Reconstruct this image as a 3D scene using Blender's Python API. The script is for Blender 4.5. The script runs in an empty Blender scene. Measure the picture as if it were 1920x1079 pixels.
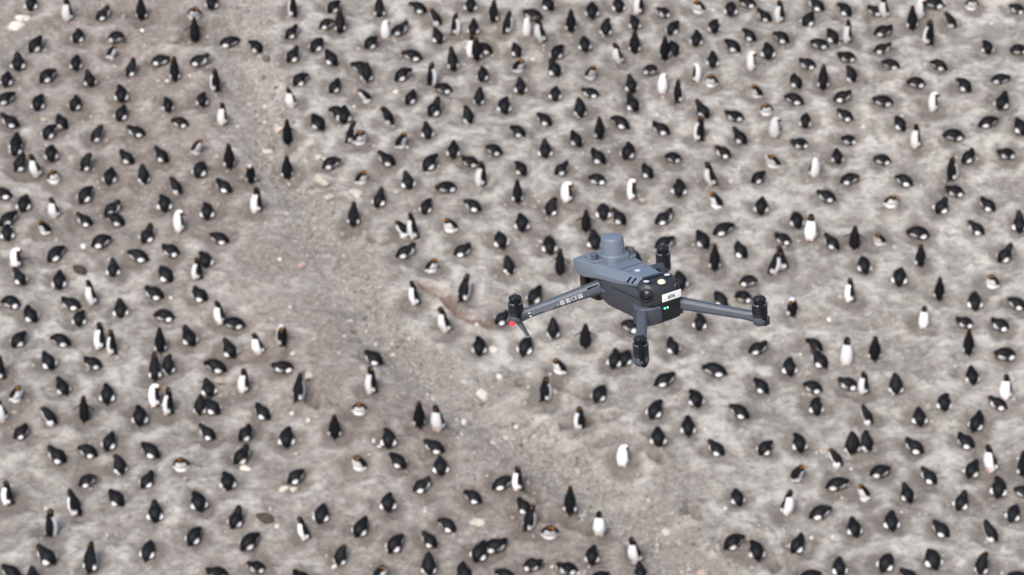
import bpy, bmesh, math, random
import numpy as np
from mathutils import Vector, Matrix, kdtree

# ------------------------------------------------------------------ camera, sky, sun, exposure
R = math.radians
scene = bpy.context.scene
C = scene.collection
DEP = R(22.0)              # camera looks down at 22 degrees
FPX = 6000.0               # focal length in pixels of the 1920 wide frame
DIST = 68.0                # metres to the slope in the middle of the frame
CAM = Vector((0, -DIST*math.cos(DEP), DIST*math.sin(DEP)))
RIGHT = Vector((1, 0, 0)); FWD = Vector((0, math.cos(DEP), -math.sin(DEP))); UP = Vector((0, math.sin(DEP), math.cos(DEP)))
cd = bpy.data.cameras.new('camera'); cam = bpy.data.objects.new('camera', cd); C.objects.link(cam)
cam.location = CAM; cam.rotation_euler = (R(90)-DEP, 0, 0)
cd.sensor_width = 36; cd.lens = FPX/1920*36; cd.clip_start = .1; cd.clip_end = 3000
DRONE_DIST = 4.5
cd.dof.use_dof = True; cd.dof.focus_distance = DRONE_DIST; cd.dof.aperture_fstop = 24
scene.camera = cam

SUN_EL, SUN_AZ = R(44), R(200)     # azimuth clockwise from +Y; light comes from behind the camera, a little to the left
w = bpy.data.worlds.new('World'); scene.world = w; w.use_nodes = True
nt = w.node_tree
sky = nt.nodes.new('ShaderNodeTexSky'); sky.sky_type = 'NISHITA'; sky.sun_disc = False
sky.sun_elevation = SUN_EL; sky.sun_rotation = SUN_AZ; sky.air_density = 1.0; sky.dust_density = 4.0; sky.ozone_density = 1.0
nt.nodes['Background'].inputs[1].default_value = .13
nt.links.new(sky.outputs[0], nt.nodes['Background'].inputs[0])
sd = bpy.data.lights.new('sun', 'SUN'); sd.energy = 1.5; sd.angle = R(24); sd.color = (1, .97, .93)
sun = bpy.data.objects.new('sun', sd); C.objects.link(sun)
dirv = Vector((math.sin(SUN_AZ)*math.cos(SUN_EL), math.cos(SUN_AZ)*math.cos(SUN_EL), math.sin(SUN_EL)))
sun.rotation_euler = dirv.to_track_quat('Z', 'Y').to_euler()
vs = scene.view_settings
vs.view_transform = 'Standard'; vs.look = 'None'; vs.gamma = 1; vs.use_curve_mapping = False; vs.exposure = 0.56

rng = np.random.default_rng(7); random.seed(7)

# ------------------------------------------------------------------ helpers
def tag(o, label=None, cat=None, group=None, kind=None):
    if label: o['label'] = label
    if cat: o['category'] = cat
    if group: o['group'] = group
    if kind: o['kind'] = kind
    return o

def mat(name, col, rough=.5, metal=0, emit=None, estr=0, bump=None, spec=.5):
    m = bpy.data.materials.new(name); m.use_nodes = True
    n = m.node_tree.nodes; b = n['Principled BSDF']
    b.inputs['Base Color'].default_value = (*col, 1); b.inputs['Roughness'].default_value = rough
    b.inputs['Metallic'].default_value = metal; b.inputs['Specular IOR Level'].default_value = spec
    if emit:
        b.inputs['Emission Color'].default_value = (*emit, 1); b.inputs['Emission Strength'].default_value = estr
    if bump:
        t = n.new('ShaderNodeTexNoise'); t.inputs['Scale'].default_value = bump[0]; t.inputs['Detail'].default_value = 3
        co = n.new('ShaderNodeTexCoord'); m.node_tree.links.new(co.outputs['Object'], t.inputs['Vector'])
        bp = n.new('ShaderNodeBump'); bp.inputs['Strength'].default_value = bump[1]; bp.inputs['Distance'].default_value = bump[2]
        m.node_tree.links.new(t.outputs['Fac'], bp.inputs['Height']); m.node_tree.links.new(bp.outputs[0], b.inputs['Normal'])
        r = n.new('ShaderNodeMapRange'); r.inputs['To Min'].default_value = rough-.08; r.inputs['To Max'].default_value = rough+.08
        m.node_tree.links.new(t.outputs['Fac'], r.inputs['Value']); m.node_tree.links.new(r.outputs[0], b.inputs['Roughness'])
    return m

def mesh_obj(name, verts, faces, material, parent=None, smooth=False, mw=None):
    me = bpy.data.meshes.new(name); me.from_pydata([tuple(v) for v in verts], [], faces); me.update()
    bm = bmesh.new(); bm.from_mesh(me); bmesh.ops.recalc_face_normals(bm, faces=bm.faces); bm.to_mesh(me); bm.free()
    if material: me.materials.append(material)
    for p in me.polygons: p.use_smooth = smooth
    o = bpy.data.objects.new(name, me); C.objects.link(o)
    if parent: o.parent = parent
    if mw is not None: o.matrix_local = mw
    return o

def loft_data(rings, cap=True):
    n = len(rings[0]); v = [p for r in rings for p in r]; f = []
    for i in range(len(rings)-1):
        for k in range(n):
            k2 = (k+1) % n
            f.append((i*n+k, i*n+k2, (i+1)*n+k2, (i+1)*n+k))
    if cap:
        f.append(tuple(range(n))); f.append(tuple((len(rings)-1)*n+k for k in range(n)))
    return v, f

def bevel(o, width, seg=2, angle=35):
    bm = bmesh.new(); bm.from_mesh(o.data)
    ed = [e for e in bm.edges if len(e.link_faces) == 2 and e.calc_face_angle(0) > R(angle)]
    if ed:
        bmesh.ops.bevel(bm, geom=ed, offset=width, segments=seg, profile=.6, affect='EDGES', clamp_overlap=True)
    bm.to_mesh(o.data); bm.free()
    for p in o.data.polygons: p.use_smooth = True
    o.data.set_sharp_from_angle(angle=R(40))
    return o

# vectorised value noise
def _h(ix, iy, s):
    n = (ix.astype(np.int64)*374761393 + iy.astype(np.int64)*668265263 + s*982451653) & 0x7fffffff
    n = (n ^ (n >> 13))*1274126177 & 0x7fffffff
    n = (n ^ (n >> 16)) & 0xffff
    return n/65535.0
def vnoise(x, y, s):
    ix = np.floor(x); iy = np.floor(y); fx = x-ix; fy = y-iy
    fx = fx*fx*fx*(fx*(fx*6-15)+10); fy = fy*fy*fy*(fy*(fy*6-15)+10)
    a = _h(ix, iy, s); b = _h(ix+1, iy, s); c = _h(ix, iy+1, s); d = _h(ix+1, iy+1, s)
    return (a*(1-fx)+b*fx)*(1-fy)+(c*(1-fx)+d*fx)*fy
def fbm(x, y, s, o=4, lac=2.03, g=.5):
    t = 0; a = 1; n = 0
    for k in range(o):
        t = t + a*(vnoise(x*lac**k+17.3*k, y*lac**k-9.1*k, s+k)*2-1); n += a; a *= g
    return t/n

# ------------------------------------------------------------------ ground shape
SL = math.tan(R(20.0))
def slope(y): return 16*np.tanh(y*SL/16)
def seg_dist(x, y, pts):
    d = np.full(x.shape, 1e9)
    for (ax, ay), (bx, by) in zip(pts[:-1], pts[1:]):
        vx, vy = bx-ax, by-ay
        t = np.clip(((x-ax)*vx+(y-ay)*vy)/(vx*vx+vy*vy), 0, 1)
        d = np.minimum(d, np.hypot(x-ax-t*vx, y-ay-t*vy))
    return d
def pix_plane(px, py, h=0.0):
    """where the sight line of a photo point meets the bare slope raised by h"""
    d = FWD + RIGHT*((px-960)/FPX) + UP*((539.5-py)/FPX)
    t = DIST
    for _ in range(12):
        p = CAM + d*t
        e = p.z - (float(slope(p.y))+h)
        t += e/(-d.z + SL*d.y)
    return CAM + d*t
GULLY_PX = [(452, -40), (450, 60), (455, 150), (490, 250), (545, 350), (590, 430), (640, 520), (690, 620), (770, 690), (880, 760), (1000, 830), (1090, 910), (1190, 975), (1290, 1060), (1380, 1130)]
GULLY = [tuple(pix_plane(*p))[:2] for p in GULLY_PX]
SCARS_PX = [[(795, 541), (840, 562), (858, 590), (915, 612)], [(1105, 826), (1150, 822), (1190, 830), (1228, 862)],
            [(1340, 1000), (1385, 1000), (1432, 1004)], [(1448, 1060), (1468, 1046), (1500, 1056), (1535, 1078)],
            [(1060, 788), (1100, 781), (1150, 786)], [(586, 712), (578, 735), (592, 770)], [(1285, 945), (1312, 962)],
            [(1225, 858), (1238, 872)], [(330, 78), (360, 60), (420, 40)], [(1010, 960), (1060, 968), (1100, 985)],
            [(1630, 160), (1700, 150)], [(700, 445), (720, 452)], [(1100, 740), (1010, 700), (980, 712)], [(985, 900), (1015, 925)]]
SCARS = [[tuple(pix_plane(*p))[:2] for p in s] for s in SCARS_PX]
def ground_base(x, y):
    x = np.asarray(x, float); y = np.asarray(y, float)
    z = slope(y)
    fade = np.exp(-(np.hypot(x, y)/40)**4)
    z = z + .22*fbm(x/3.1, y/3.1, 3, 3) + 1.6*(1-fade)*fbm(x/25, y/25, 91, 3)
    d = seg_dist(x + .25*fbm(x/.9, y/.9, 12, 2), y, GULLY)
    z = z - .20*np.exp(-(d/.6)**2)*fade
    return z
def ground_detail(x, y):
    # terracettes and trampled lumps, stretched up to the right
    u = x*.86+y*.5; v = -x*.5+y*.86
    z = .05*fbm(u/.75, v/.38, 21, 4, g=.6)
    z = z + .05*np.maximum(0, fbm(x/.30, y/.30, 33, 3)) + .034*fbm(x/.12, y/.12, 37, 2)
    for k, s in enumerate(SCARS):
        d = seg_dist(x+.09*fbm(x/.3, y/.3, 50+k, 2), y+.09*fbm(x/.3, y/.3, 70+k, 2), s)
        z = z - .17*np.exp(-(d/.085)**2) + .05*np.exp(-((d-.2)/.1)**2)
    return z
def pix_ground(px, py, h=0.0):
    d = FWD + RIGHT*((px-960)/FPX) + UP*((539.5-py)/FPX)
    t = DIST
    for _ in range(14):
        p = CAM + d*t
        e = p.z - (float(ground_base(p.x, p.y))+h)
        t += .9*e/(-d.z + SL*d.y)
    p = CAM + d*t
    return p.x, p.y

# ------------------------------------------------------------------ where every penguin sits (read off the photograph, tile by tile)
# pose: b brooding, h hunched half upright, s standing, f standing with flippers out, p standing and preening, c brown carcass
TILES = {
(0,0): "235 10 b 90,505 70 s 225,770 95 b 30,1060 65 s 90,585 265 b 70,870 265 b 350,840 380 h 340,265 325 b 60,135 465 b 90,570 460 b 90,985 505 h 50,1200 440 b 0,50 585 b 85,350 560 b 45,675 590 b 110,910 700 b 90,40 725 b 30,285 760 b 90,565 770 b 70,910 840 b 75,1260 770 b 95,80 895 b 160,465 905 b 130,365 980 b 65,730 990 h 40,1025 970 b 175,120 1060 b 90",
(320,0): "310 10 b 90,178 105 b 270,180 225 f 90,30 515 s 90,435 300 b 10,645 335 b 130,215 440 b 0,335 595 s 150,235 740 b 100,385 850 s 215,75 910 b 180,915 40 s 150,1220 35 b 60,1270 155 s 90,1165 165 b 20,905 230 b 50,1095 320 b 60,915 405 b 50,1205 430 b 120,965 580 b 50,1230 635 b 60,905 720 s 240,1260 835 b 150,1105 905 b 120,875 990 f 100,40 320 c 0",
(640,0): "285 45 s 90,580 40 b 150,705 115 h 150,330 215 p 260,435 205 b 20,220 310 b 60,855 175 s 10,990 195 b 90,970 20 b 90,1145 75 s 60,1240 160 s 30,725 265 b 110,535 395 b 170,975 340 s 190,1015 370 s 90,1075 350 b 160,835 440 s 100,150 490 b 170,190 545 h 90,455 550 b 45,675 550 f 10,770 645 b 175,1060 550 b 80,175 705 h 210,1035 715 h 80,520 725 b 60,695 800 b 60,950 850 h 110,1220 785 b 90,345 865 h 150,645 970 b 100,20 850 b 90,60 980 s 30,150 1035 b 300,465 1050 b 330",
(960,0): "270 15 b 120,160 95 b 170,110 200 p 280,225 225 s 190,440 150 s 100,600 65 b 90,705 195 h 90,800 25 b 90,950 20 s 190,1135 80 b 200,1205 195 b 60,920 160 b 90,920 310 s 90,545 315 b 95,805 385 s 205,1145 360 s 90,1210 350 b 110,35 360 b 110,335 380 b 75,65 490 b 320,320 510 b 115,600 545 b 300,1035 510 b 340,65 640 b 90,325 685 b 85,590 680 b 180,895 630 b 95,1130 620 p 270,1250 680 s 40,510 805 h 95,905 770 b 110,245 880 b 140,655 950 s 120,815 905 b 140,1120 960 b 165,45 970 b 150,480 1030 b 110",
(1280,0): "110 60 b 240,360 60 b 90,235 185 b 90,105 280 b 80,490 5 b 180,615 110 b 150,730 80 s 190,1005 25 b 140,1220 60 b 130,940 135 b 60,1235 235 s 195,500 250 b 140,745 265 b 150,375 330 b 140,1030 315 b 180,1125 265 b 110,515 450 p 220,640 375 b 90,225 440 b 80,105 540 p 330,210 605 b 250,1235 415 b 190,940 465 b 180,850 590 b 120,1055 580 s 90,1265 540 h 120,540 680 b 220,840 730 b 165,1195 715 b 5,150 820 b 130,390 860 b 185,630 825 b 260,690 950 p 245,920 885 b 85,1220 850 b 160,125 970 s 150,430 1010 b 135,880 1060 b 200,1245 1030 b 200",
(1600,0): "165 70 b 170,240 40 s 205,440 135 s 100,500 65 p 225,610 15 b 180,890 30 b 270,1230 50 b 180,725 140 h 150,565 250 s 150,220 215 b 0,215 345 b 0,285 465 b 170,645 470 b 150,1005 345 b 90,1240 355 b 200,475 605 b 180,835 625 b 125,1100 575 b 350,1115 755 b 60,225 740 b 180,600 755 p 215,350 910 b 110,1005 900 b 25,1255 935 b 110,470 1020 s 205,755 1000 b 190",
(0,270): "120 15 b 80,150 130 h 50,270 150 s 230,385 60 b 90,410 250 b 290,645 130 h 50,950 85 b 140,1215 75 b 140,825 230 b 80,1075 225 h 110,180 430 b 90,405 455 s 235,640 375 b 65,840 470 b 25,870 555 b 155,1235 435 b 90,60 545 b 45,55 650 b 100,320 625 b 225,640 555 b 160,120 840 p 205,415 805 b 50,755 720 b 20,1105 670 b 60,1040 825 b 170,1285 790 b 180,150 990 b 130,445 1010 b 90,850 925 b 90,600 945 c 150,1245 965 b 130,15 360 b 180",
(320,270): "200 10 h 320,435 95 s 110,600 220 p 95,870 165 s 100,1200 130 b 20,220 180 b 75,35 300 h 150,400 300 b 140,640 420 s 195,275 490 b 95,60 580 p 220,370 690 b 165,195 920 s 185,260 860 b 100",
(640,270): "345 105 b 150,660 130 b 60,840 35 b 90,1150 30 b 165,970 120 b 175,1045 220 s 190,165 240 b 310,500 270 b 100,790 310 b 200,285 400 b 75,635 450 b 80,990 445 b 155,90 520 s 80,545 615 s 185,455 630 h 190,810 615 b 240,1195 705 b 110,480 795 b 20,905 790 b 15,690 905 b 310,1255 890 h 110",
(960,270): "250 35 b 90,645 85 b 140,870 45 b 70,1210 85 b 190,70 165 b 120,370 175 b 30,1015 195 b 120,640 245 b 190,40 345 s 95,410 355 p 205,900 330 p 180,1255 320 b 85,295 460 h 65,685 490 b 90,555 565 f 90,805 535 b 135,1135 540 b 30,75 585 b 90,280 750 b 90,620 720 b 100,910 830 b 130,1140 725 b 20,360 890 f 90,1260 1010 b 100",
(1280,270): "305 45 b 165,1160 75 b 90,665 125 b 230,990 165 p 310,225 215 s 185,565 235 b 40,1245 245 b 15,1080 375 b 165,235 430 b 215,590 455 b 85,855 555 b 95,960 620 s 255,300 625 b 25,150 705 b 120,240 850 s 90,435 790 b 125,755 690 b 175,1120 725 b 130,675 880 s 10,760 840 s 180,1290 690 f 80,490 1010 b 350",
(1600,270): "220 100 b 185,860 85 b 40,1150 60 b 195,745 180 s 30,385 250 b 150,765 335 b 185,290 430 b 270,660 460 b 50,1010 435 b 145,1245 590 b 80,490 650 b 180,185 710 b 230,500 820 s 110,925 615 b 145,80 895 b 100,345 985 b 80,645 1072 s 90,1035 1030 b 240,1135 825 b 45",
(0,540): "85 90 b 185,230 185 b 135,535 100 b 165,690 30 s 205,595 215 b 95,905 150 b 90,1160 25 b 165,1235 190 b 185,140 370 b 60,460 380 b 160,365 540 b 125,700 545 b 175,745 360 s 195,840 400 s 170,1200 390 s 95,1160 600 s 90,1260 560 h 95,470 720 b 125,125 785 h 320,630 905 f 90,805 785 b 90,10 900 s 250,365 950 h 160,1050 950 b 90,1160 800 p 205,1260 850 s 180,155 1062 b 40,0 590 s 180",
(320,540): "220 30 b 150,375 170 s 200,480 245 b 190,140 355 b 110,445 455 b 125,660 395 s 225,835 355 p 140,340 570 b 165,845 575 b 195,545 690 s 200,285 745 b 110,220 860 h 85,315 880 b 130,955 755 s 50,690 915 b 135,1230 1030 s 90,280 1078 b 150,560 1078 b 45",
(640,540): "553 30 s 195,912 15 s 40,785 235 s 205,1205 215 b 30,1035 425 b 90,245 510 b 155,225 690 s 190,135 905 b 270,580 955 s 110,725 970 s 235",
(960,540): "170 50 b 60,100 420 b 70,310 295 h 90,550 350 f 90,895 275 b 165,770 520 b 70,850 510 b 70,1205 420 b 120,340 585 b 220,250 750 s 30,655 785 b 60,1140 675 b 20,510 950 s 160,1070 900 b 65",
(1280,540): "285 80 b 120,455 55 b 185,130 240 b 80,820 130 p 110,1257 8 s 185,560 435 b 15,990 410 b 145,1030 530 b 125,800 580 b 90,1230 480 s 265,245 590 b 165,590 715 b 130,980 725 b 175,100 825 b 100,1245 705 b 180,430 910 b 150,1000 870 b 100,40 1025 b 95",
(1600,540): "910 80 b 90,1230 105 b 155,530 205 s 255,840 235 b 185,1105 265 b 175,160 440 s 95,865 400 s 85,1140 480 b 190,890 645 b 90,80 700 s 190,320 710 h 90,1145 740 s 235,1085 860 b 160,680 840 b 90,495 950 b 95,100 940 h 150,925 990 b 60",
(0,809): "820 65 b 70,435 170 b 150,665 140 b 160,1130 125 b 140,895 230 h 110,650 345 b 30,1105 345 b 60,55 445 s 180,570 530 s 160,875 485 b 130,1165 600 b 90,380 685 f 20,355 925 b 140,675 960 s 70,1110 870 b 75,90 1040 b 150,245 1085 b 90",
(320,809): "870 40 b 90,530 170 b 50,935 320 b 35,80 250 b 270,430 365 b 90,210 515 b 110,490 640 b 70,1130 600 b 80,1010 710 s 190,175 770 b 65,590 810 b 45,645 1000 b 190,355 1050 b 190,1275 915 h 60,985 1085 b 150,715 640 c 160",
(640,809): "355 40 b 90,700 95 b 160,120 235 b 235,425 205 b 140,745 245 b 90,600 385 b 20,1205 370 b 20,990 465 b 150,350 525 b 90,145 700 b 60,800 675 b 140,400 840 b 60,665 795 b 135,655 985 h 90,1035 890 b 65,1150 840 b 10,310 1050 b 325,925 1050 b 120,1240 1075 b 150",
(960,809): "1095 40 b 90,830 170 p 250,45 345 s 180,435 530 s 80,655 680 s 260,90 545 b 130,120 640 s 30,285 750 b 270,600 915 b 90,930 880 s 225,150 985 b 345,415 1015 b 195,965 1050 b 100,650 1078 b 20",
(1280,809): "255 110 b 145,615 100 b 55,875 75 b 90,1145 185 h 160,1260 90 h 90,880 310 b 335,1155 375 b 5,410 475 b 105,780 520 s 320,1025 590 b 20,375 815 b 30,555 880 b 95,860 835 b 50,1175 1000 b 95,1285 710 b 100,945 1080 b 20",
(1600,809): "100 65 h 120,0 80 h 90,460 95 b 145,845 55 b 150,1040 195 s 215,890 270 b 60,195 280 b 5,570 320 b 140,75 450 h 220,405 450 b 110,810 510 b 60,1090 410 b 80,1270 230 s 100,1200 590 b 70,285 650 b 90,660 715 b 130,1025 735 h 140,245 965 b 60,595 945 b 105,965 980 h 70,1285 430 b 180,420 1078 b 150,1240 1078 b 180",
}
POSE_H = {'b': .118, 'h': .18, 's': .25, 'f': .25, 'p': .21, 'c': .06}
birds = []
for (tx, ty), s in TILES.items():
    for e in s.split(','):
        x, y, p, a = e.split()
        px, py = tx+float(x)/4, ty+float(y)/4
        gx, gy = pix_ground(px, py, POSE_H[p])
        birds.append(dict(px=px, py=py, pose=p, head=float(a), x=gx, y=gy))
BX = np.array([b['x'] for b in birds]); BY = np.array([b['y'] for b in birds])

# ------------------------------------------------------------------ ground mesh
def axis(lo, hi, step, far):
    a = list(np.arange(lo, hi+1e-6, step)); s = step; p = a[-1]; q = a[0]; up = []; dn = []
    while p < far:
        s *= 1.22; p += s; up.append(p); q -= s; dn.append(q)
    return np.array(dn[::-1]+a+up)
GXS = axis(-13.6, 13.6, .04, 500); GYS = axis(-11, 12, .04, 500)
X, Y = np.meshgrid(GXS, GYS)
fx, fy = X.ravel(), Y.ravel()
near = (np.abs(fx) < 15) & (np.abs(fy) < 13)
Z = ground_base(fx, fy)
nx, ny = fx[near], fy[near]
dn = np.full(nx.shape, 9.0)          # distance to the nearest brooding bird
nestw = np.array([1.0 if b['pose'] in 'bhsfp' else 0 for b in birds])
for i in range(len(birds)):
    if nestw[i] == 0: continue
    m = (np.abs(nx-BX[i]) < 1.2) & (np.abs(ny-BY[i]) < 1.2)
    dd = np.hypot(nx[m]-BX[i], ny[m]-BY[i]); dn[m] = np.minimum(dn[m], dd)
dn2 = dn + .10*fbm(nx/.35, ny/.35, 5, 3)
det = ground_detail(nx, ny)
bowl = np.exp(-(dn2/.26)**2)
rim = np.exp(-((dn2-.48)/.14)**2)
Z[near] += det*(1-.5*bowl) - .035*bowl + .018*rim
gd = seg_dist(nx+.3*fbm(nx/.8, ny/.8, 12, 3), ny+.3*fbm(nx/.8, ny/.8, 14, 3), GULLY)
grav = np.exp(-(gd/.55)**2)*np.clip(.1+1.2*vnoise(nx/.6, ny/.6, 77), 0, 1)
# signed side of the gully: the brown mud fan lies on its left
gx_at = np.interp(ny, [p[1] for p in GULLY][::-1], [p[0] for p in GULLY][::-1])
left = 1/(1+np.exp((nx-gx_at+.3)*1.6))
lowleft = 1/(1+np.exp((nx+6.0+.8*fbm(nx/1.5, ny/1.5, 61, 2))*1.5))/(1+np.exp((ny-1.2+.8*fbm(nx/1.5, ny/1.5, 62, 2))*1.3))
fan = np.exp(-(np.maximum(0, gx_at-nx-1.5)/3.2)**2)
left = left*(1-.8*lowleft)*(.45+.55*fan)
ridge = np.clip(.5+.9*fbm(nx/.75*.86+ny/.75*.5, (-nx*.5+ny*.86)/.38, 21, 4, g=.55), 0, 1)
guano = np.clip(.55*rim*(.3+vnoise(nx/.4, ny/.4, 41)) + .9*np.clip(ridge-.42, 0, 1) + .7*np.clip(fbm(nx/1.3, ny/1.3, 44, 4)-.02, 0, 1), 0, 1)
guano = guano*(1-.62*left)*(1-.75*bowl)
red = np.exp(-(seg_dist(nx+.1*fbm(nx/.3, ny/.3, 50, 2), ny, SCARS[0])/.16)**2)
attr = np.zeros((len(fx), 4), np.float32)
attr[near, 0] = guano; attr[near, 1] = grav; attr[near, 2] = np.clip(left + .0*bowl, 0, 1); soil_shade = np.exp(-((dn+.3*fbm(nx/.4, ny/.4, 9, 4))/.36)**2)
attr[near, 3] = np.clip(1.1*soil_shade*np.clip(2.2*vnoise(nx/.26, ny/.26, 8)*(.4+vnoise(nx/.9, ny/.9, 18))-.25, 0, 1), 0, 1)  # alpha: dark soil halo round each bird, with its ground shade painted in
nX, nY = len(GXS), len(GYS)
me = bpy.data.meshes.new('ground')
me.vertices.add(nX*nY); me.vertices.foreach_set('co', np.stack([fx, fy, Z], 1).astype(np.float32).ravel())
ii = (np.arange(nY-1)[:, None]*nX+np.arange(nX-1)[None, :]).ravel()
quads = np.stack([ii, ii+1, ii+nX+1, ii+nX], 1).astype(np.int32)
me.loops.add(quads.size); me.loops.foreach_set('vertex_index', quads.ravel())
me.polygons.add(len(quads)); me.polygons.foreach_set('loop_start', np.arange(0, quads.size, 4, dtype=np.int32))
me.polygons.foreach_set('use_smooth', np.ones(len(quads), bool))
me.update(calc_edges=True)
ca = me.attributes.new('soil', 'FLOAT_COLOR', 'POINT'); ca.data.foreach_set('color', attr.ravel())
scar = np.zeros((len(fx), 4), np.float32); oth = np.zeros(nx.shape)
for k_, sc_ in enumerate(SCARS[1:]):
    oth = np.maximum(oth, np.exp(-(seg_dist(nx+.12*fbm(nx/.3, ny/.3, 51+k_, 2), ny+.12*fbm(nx/.3, ny/.3, 71+k_, 2), sc_)/.15)**2))
scar[near, 0] = red; scar[near, 1] = oth
cb2 = me.attributes.new('scar', 'FLOAT_COLOR', 'POINT'); cb2.data.foreach_set('color', scar.ravel())
ground = bpy.data.objects.new('ground', me); C.objects.link(ground); ground['kind'] = 'structure'
ZG = Z.reshape(nY, nX)
def gz(x, y):
    i = int(np.clip(np.searchsorted(GXS, x)-1, 0, nX-2)); j = int(np.clip(np.searchsorted(GYS, y)-1, 0, nY-2))
    u = (x-GXS[i])/(GXS[i+1]-GXS[i]); v = (y-GYS[j])/(GYS[j+1]-GYS[j])
    return float((ZG[j, i]*(1-u)+ZG[j, i+1]*u)*(1-v)+(ZG[j+1, i]*(1-u)+ZG[j+1, i+1]*u)*v)

gm = bpy.data.materials.new('trampled_soil'); gm.use_nodes = True
N = gm.node_tree.nodes; L = gm.node_tree.links; bs = N['Principled BSDF']
bs.inputs['Roughness'].default_value = .95; bs.inputs['Specular IOR Level'].default_value = .15
geo = N.new('ShaderNodeNewGeometry')
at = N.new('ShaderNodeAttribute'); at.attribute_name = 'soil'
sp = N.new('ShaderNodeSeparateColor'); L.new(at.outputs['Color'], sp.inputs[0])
def noise(scale, detail, rough=.6, stretch=None):
    t = N.new('ShaderNodeTexNoise'); t.inputs['Scale'].default_value = scale; t.inputs['Detail'].default_value = detail; t.inputs['Roughness'].default_value = rough
    if stretch:
        mp = N.new('ShaderNodeMapping'); mp.inputs['Rotation'].default_value = (0, 0, R(-30)); mp.inputs['Scale'].default_value = stretch
        L.new(geo.outputs['Position'], mp.inputs['Vector']); L.new(mp.outputs[0], t.inputs['Vector'])
    else: L.new(geo.outputs['Position'], t.inputs['Vector'])
    return t.outputs['Fac']
def ramp(src, a, b, c0=0, c1=1):
    r = N.new('ShaderNodeMapRange'); r.inputs['From Min'].default_value = a; r.inputs['From Max'].default_value = b
    r.inputs['To Min'].default_value = c0; r.inputs['To Max'].default_value = c1; L.new(src, r.inputs['Value']); return r.outputs[0]
def math_(op, a, b):
    m = N.new('ShaderNodeMath'); m.operation = op
    for k, v in enumerate((a, b)):
        if hasattr(v, 'links') or hasattr(v, 'is_linked'): L.new(v, m.inputs[k])
        else: m.inputs[k].default_value = v
    m.use_clamp = True
    return m.outputs[0]
def mix(f, a, b):
    m = N.new('ShaderNodeMix'); m.data_type = 'RGBA'
    if isinstance(f, float): m.inputs[0].default_value = f
    else: L.new(f, m.inputs[0])
    for k, v in ((6, a), (7, b)):
        if isinstance(v, tuple): m.inputs[k].default_value = (*v, 1)
        else: L.new(v, m.inputs[k])
    return m.outputs[2]
GREY = (.266, .246, .222); BROWN = (.252, .206, .184); PALE = (.575, .556, .522); DARK = (.096, .087, .079); GRAVEL = (.255, .242, .215)
c = mix(sp.outputs[2], GREY, BROWN)
keep = ramp(sp.outputs[2], 0, 1, 1, .3)      # the mud fan is smoother and more even than the colony ground
c0 = c
c = mix(ramp(noise(1.7, 5, .65), .38, .68, 0, .6), c, (.32, .298, .275))
c = mix(ramp(noise(3.2, 6, .75, (1, 2.0, 1)), .50, .66, 0, .55), c, DARK)
c = mix(ramp(noise(6.5, 6, .8, (1, 1.7, 1)), .53, .66, 0, .6), c, (.50, .488, .465))
c = mix(keep, c0, c)
gmask = math_('MULTIPLY', sp.outputs[0], ramp(noise(4.5, 6, .75, (.7, 1.6, 1)), .33, .62))
c = mix(ramp(gmask, .05, .5, 0, .95), c, PALE)
vor = N.new('ShaderNodeTexVoronoi'); vor.inputs['Scale'].default_value = 26; L.new(geo.outputs['Position'], vor.inputs['Vector'])
vsep = N.new('ShaderNodeSeparateColor'); L.new(vor.outputs['Color'], vsep.inputs[0])
grit = mix(vsep.outputs[0], (.10, .089, .08), (.47, .435, .40))
c = mix(ramp(math_('MULTIPLY', sp.outputs[1], ramp(noise(10, 4, .8), .3, .6)), .05, .4, 0, .62), c, grit)
c = mix(ramp(noise(12, 5, .85, (.8, 1.3, 1)), .51, .62, 0, .7), c, (.52, .508, .48))
c = mix(ramp(noise(8, 6, .85, (.8, 1.3, 1)), .37, .47, .75, 0), c, (.11, .098, .083))
c = mix(ramp(noise(30, 4, .85), .55, .68, 0, .7), c, (.58, .565, .535))
c = mix(ramp(noise(22, 4, .8), .6, .75, 0, .5), c, (.11, .09, .075))
c = mix(ramp(at.outputs['Alpha'], .06, .6, 0, .58), c, (.135, .116, .101))  # darker soil and painted shade around the birds
at2 = N.new('ShaderNodeAttribute'); at2.attribute_name = 'scar'
sp2 = N.new('ShaderNodeSeparateColor'); L.new(at2.outputs['Color'], sp2.inputs[0])
c = mix(ramp(math_('MULTIPLY', sp2.outputs[1], ramp(noise(6, 4, .7), .3, .6)), .1, .8, 0, .6), c, (.12, .102, .086))
c = mix(ramp(math_('MULTIPLY', sp2.outputs[0], ramp(noise(7, 4, .7), .25, .55)), .1, .7, 0, .8), c, (.19, .115, .085))
L.new(c, bs.inputs['Base Color'])
bp = N.new('ShaderNodeBump'); bp.inputs['Strength'].default_value = 1.0; bp.inputs['Distance'].default_value = .06
L.new(noise(13, 8, .8), bp.inputs['Height']); L.new(bp.outputs[0], bs.inputs['Normal'])
me.materials.append(gm)

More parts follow.
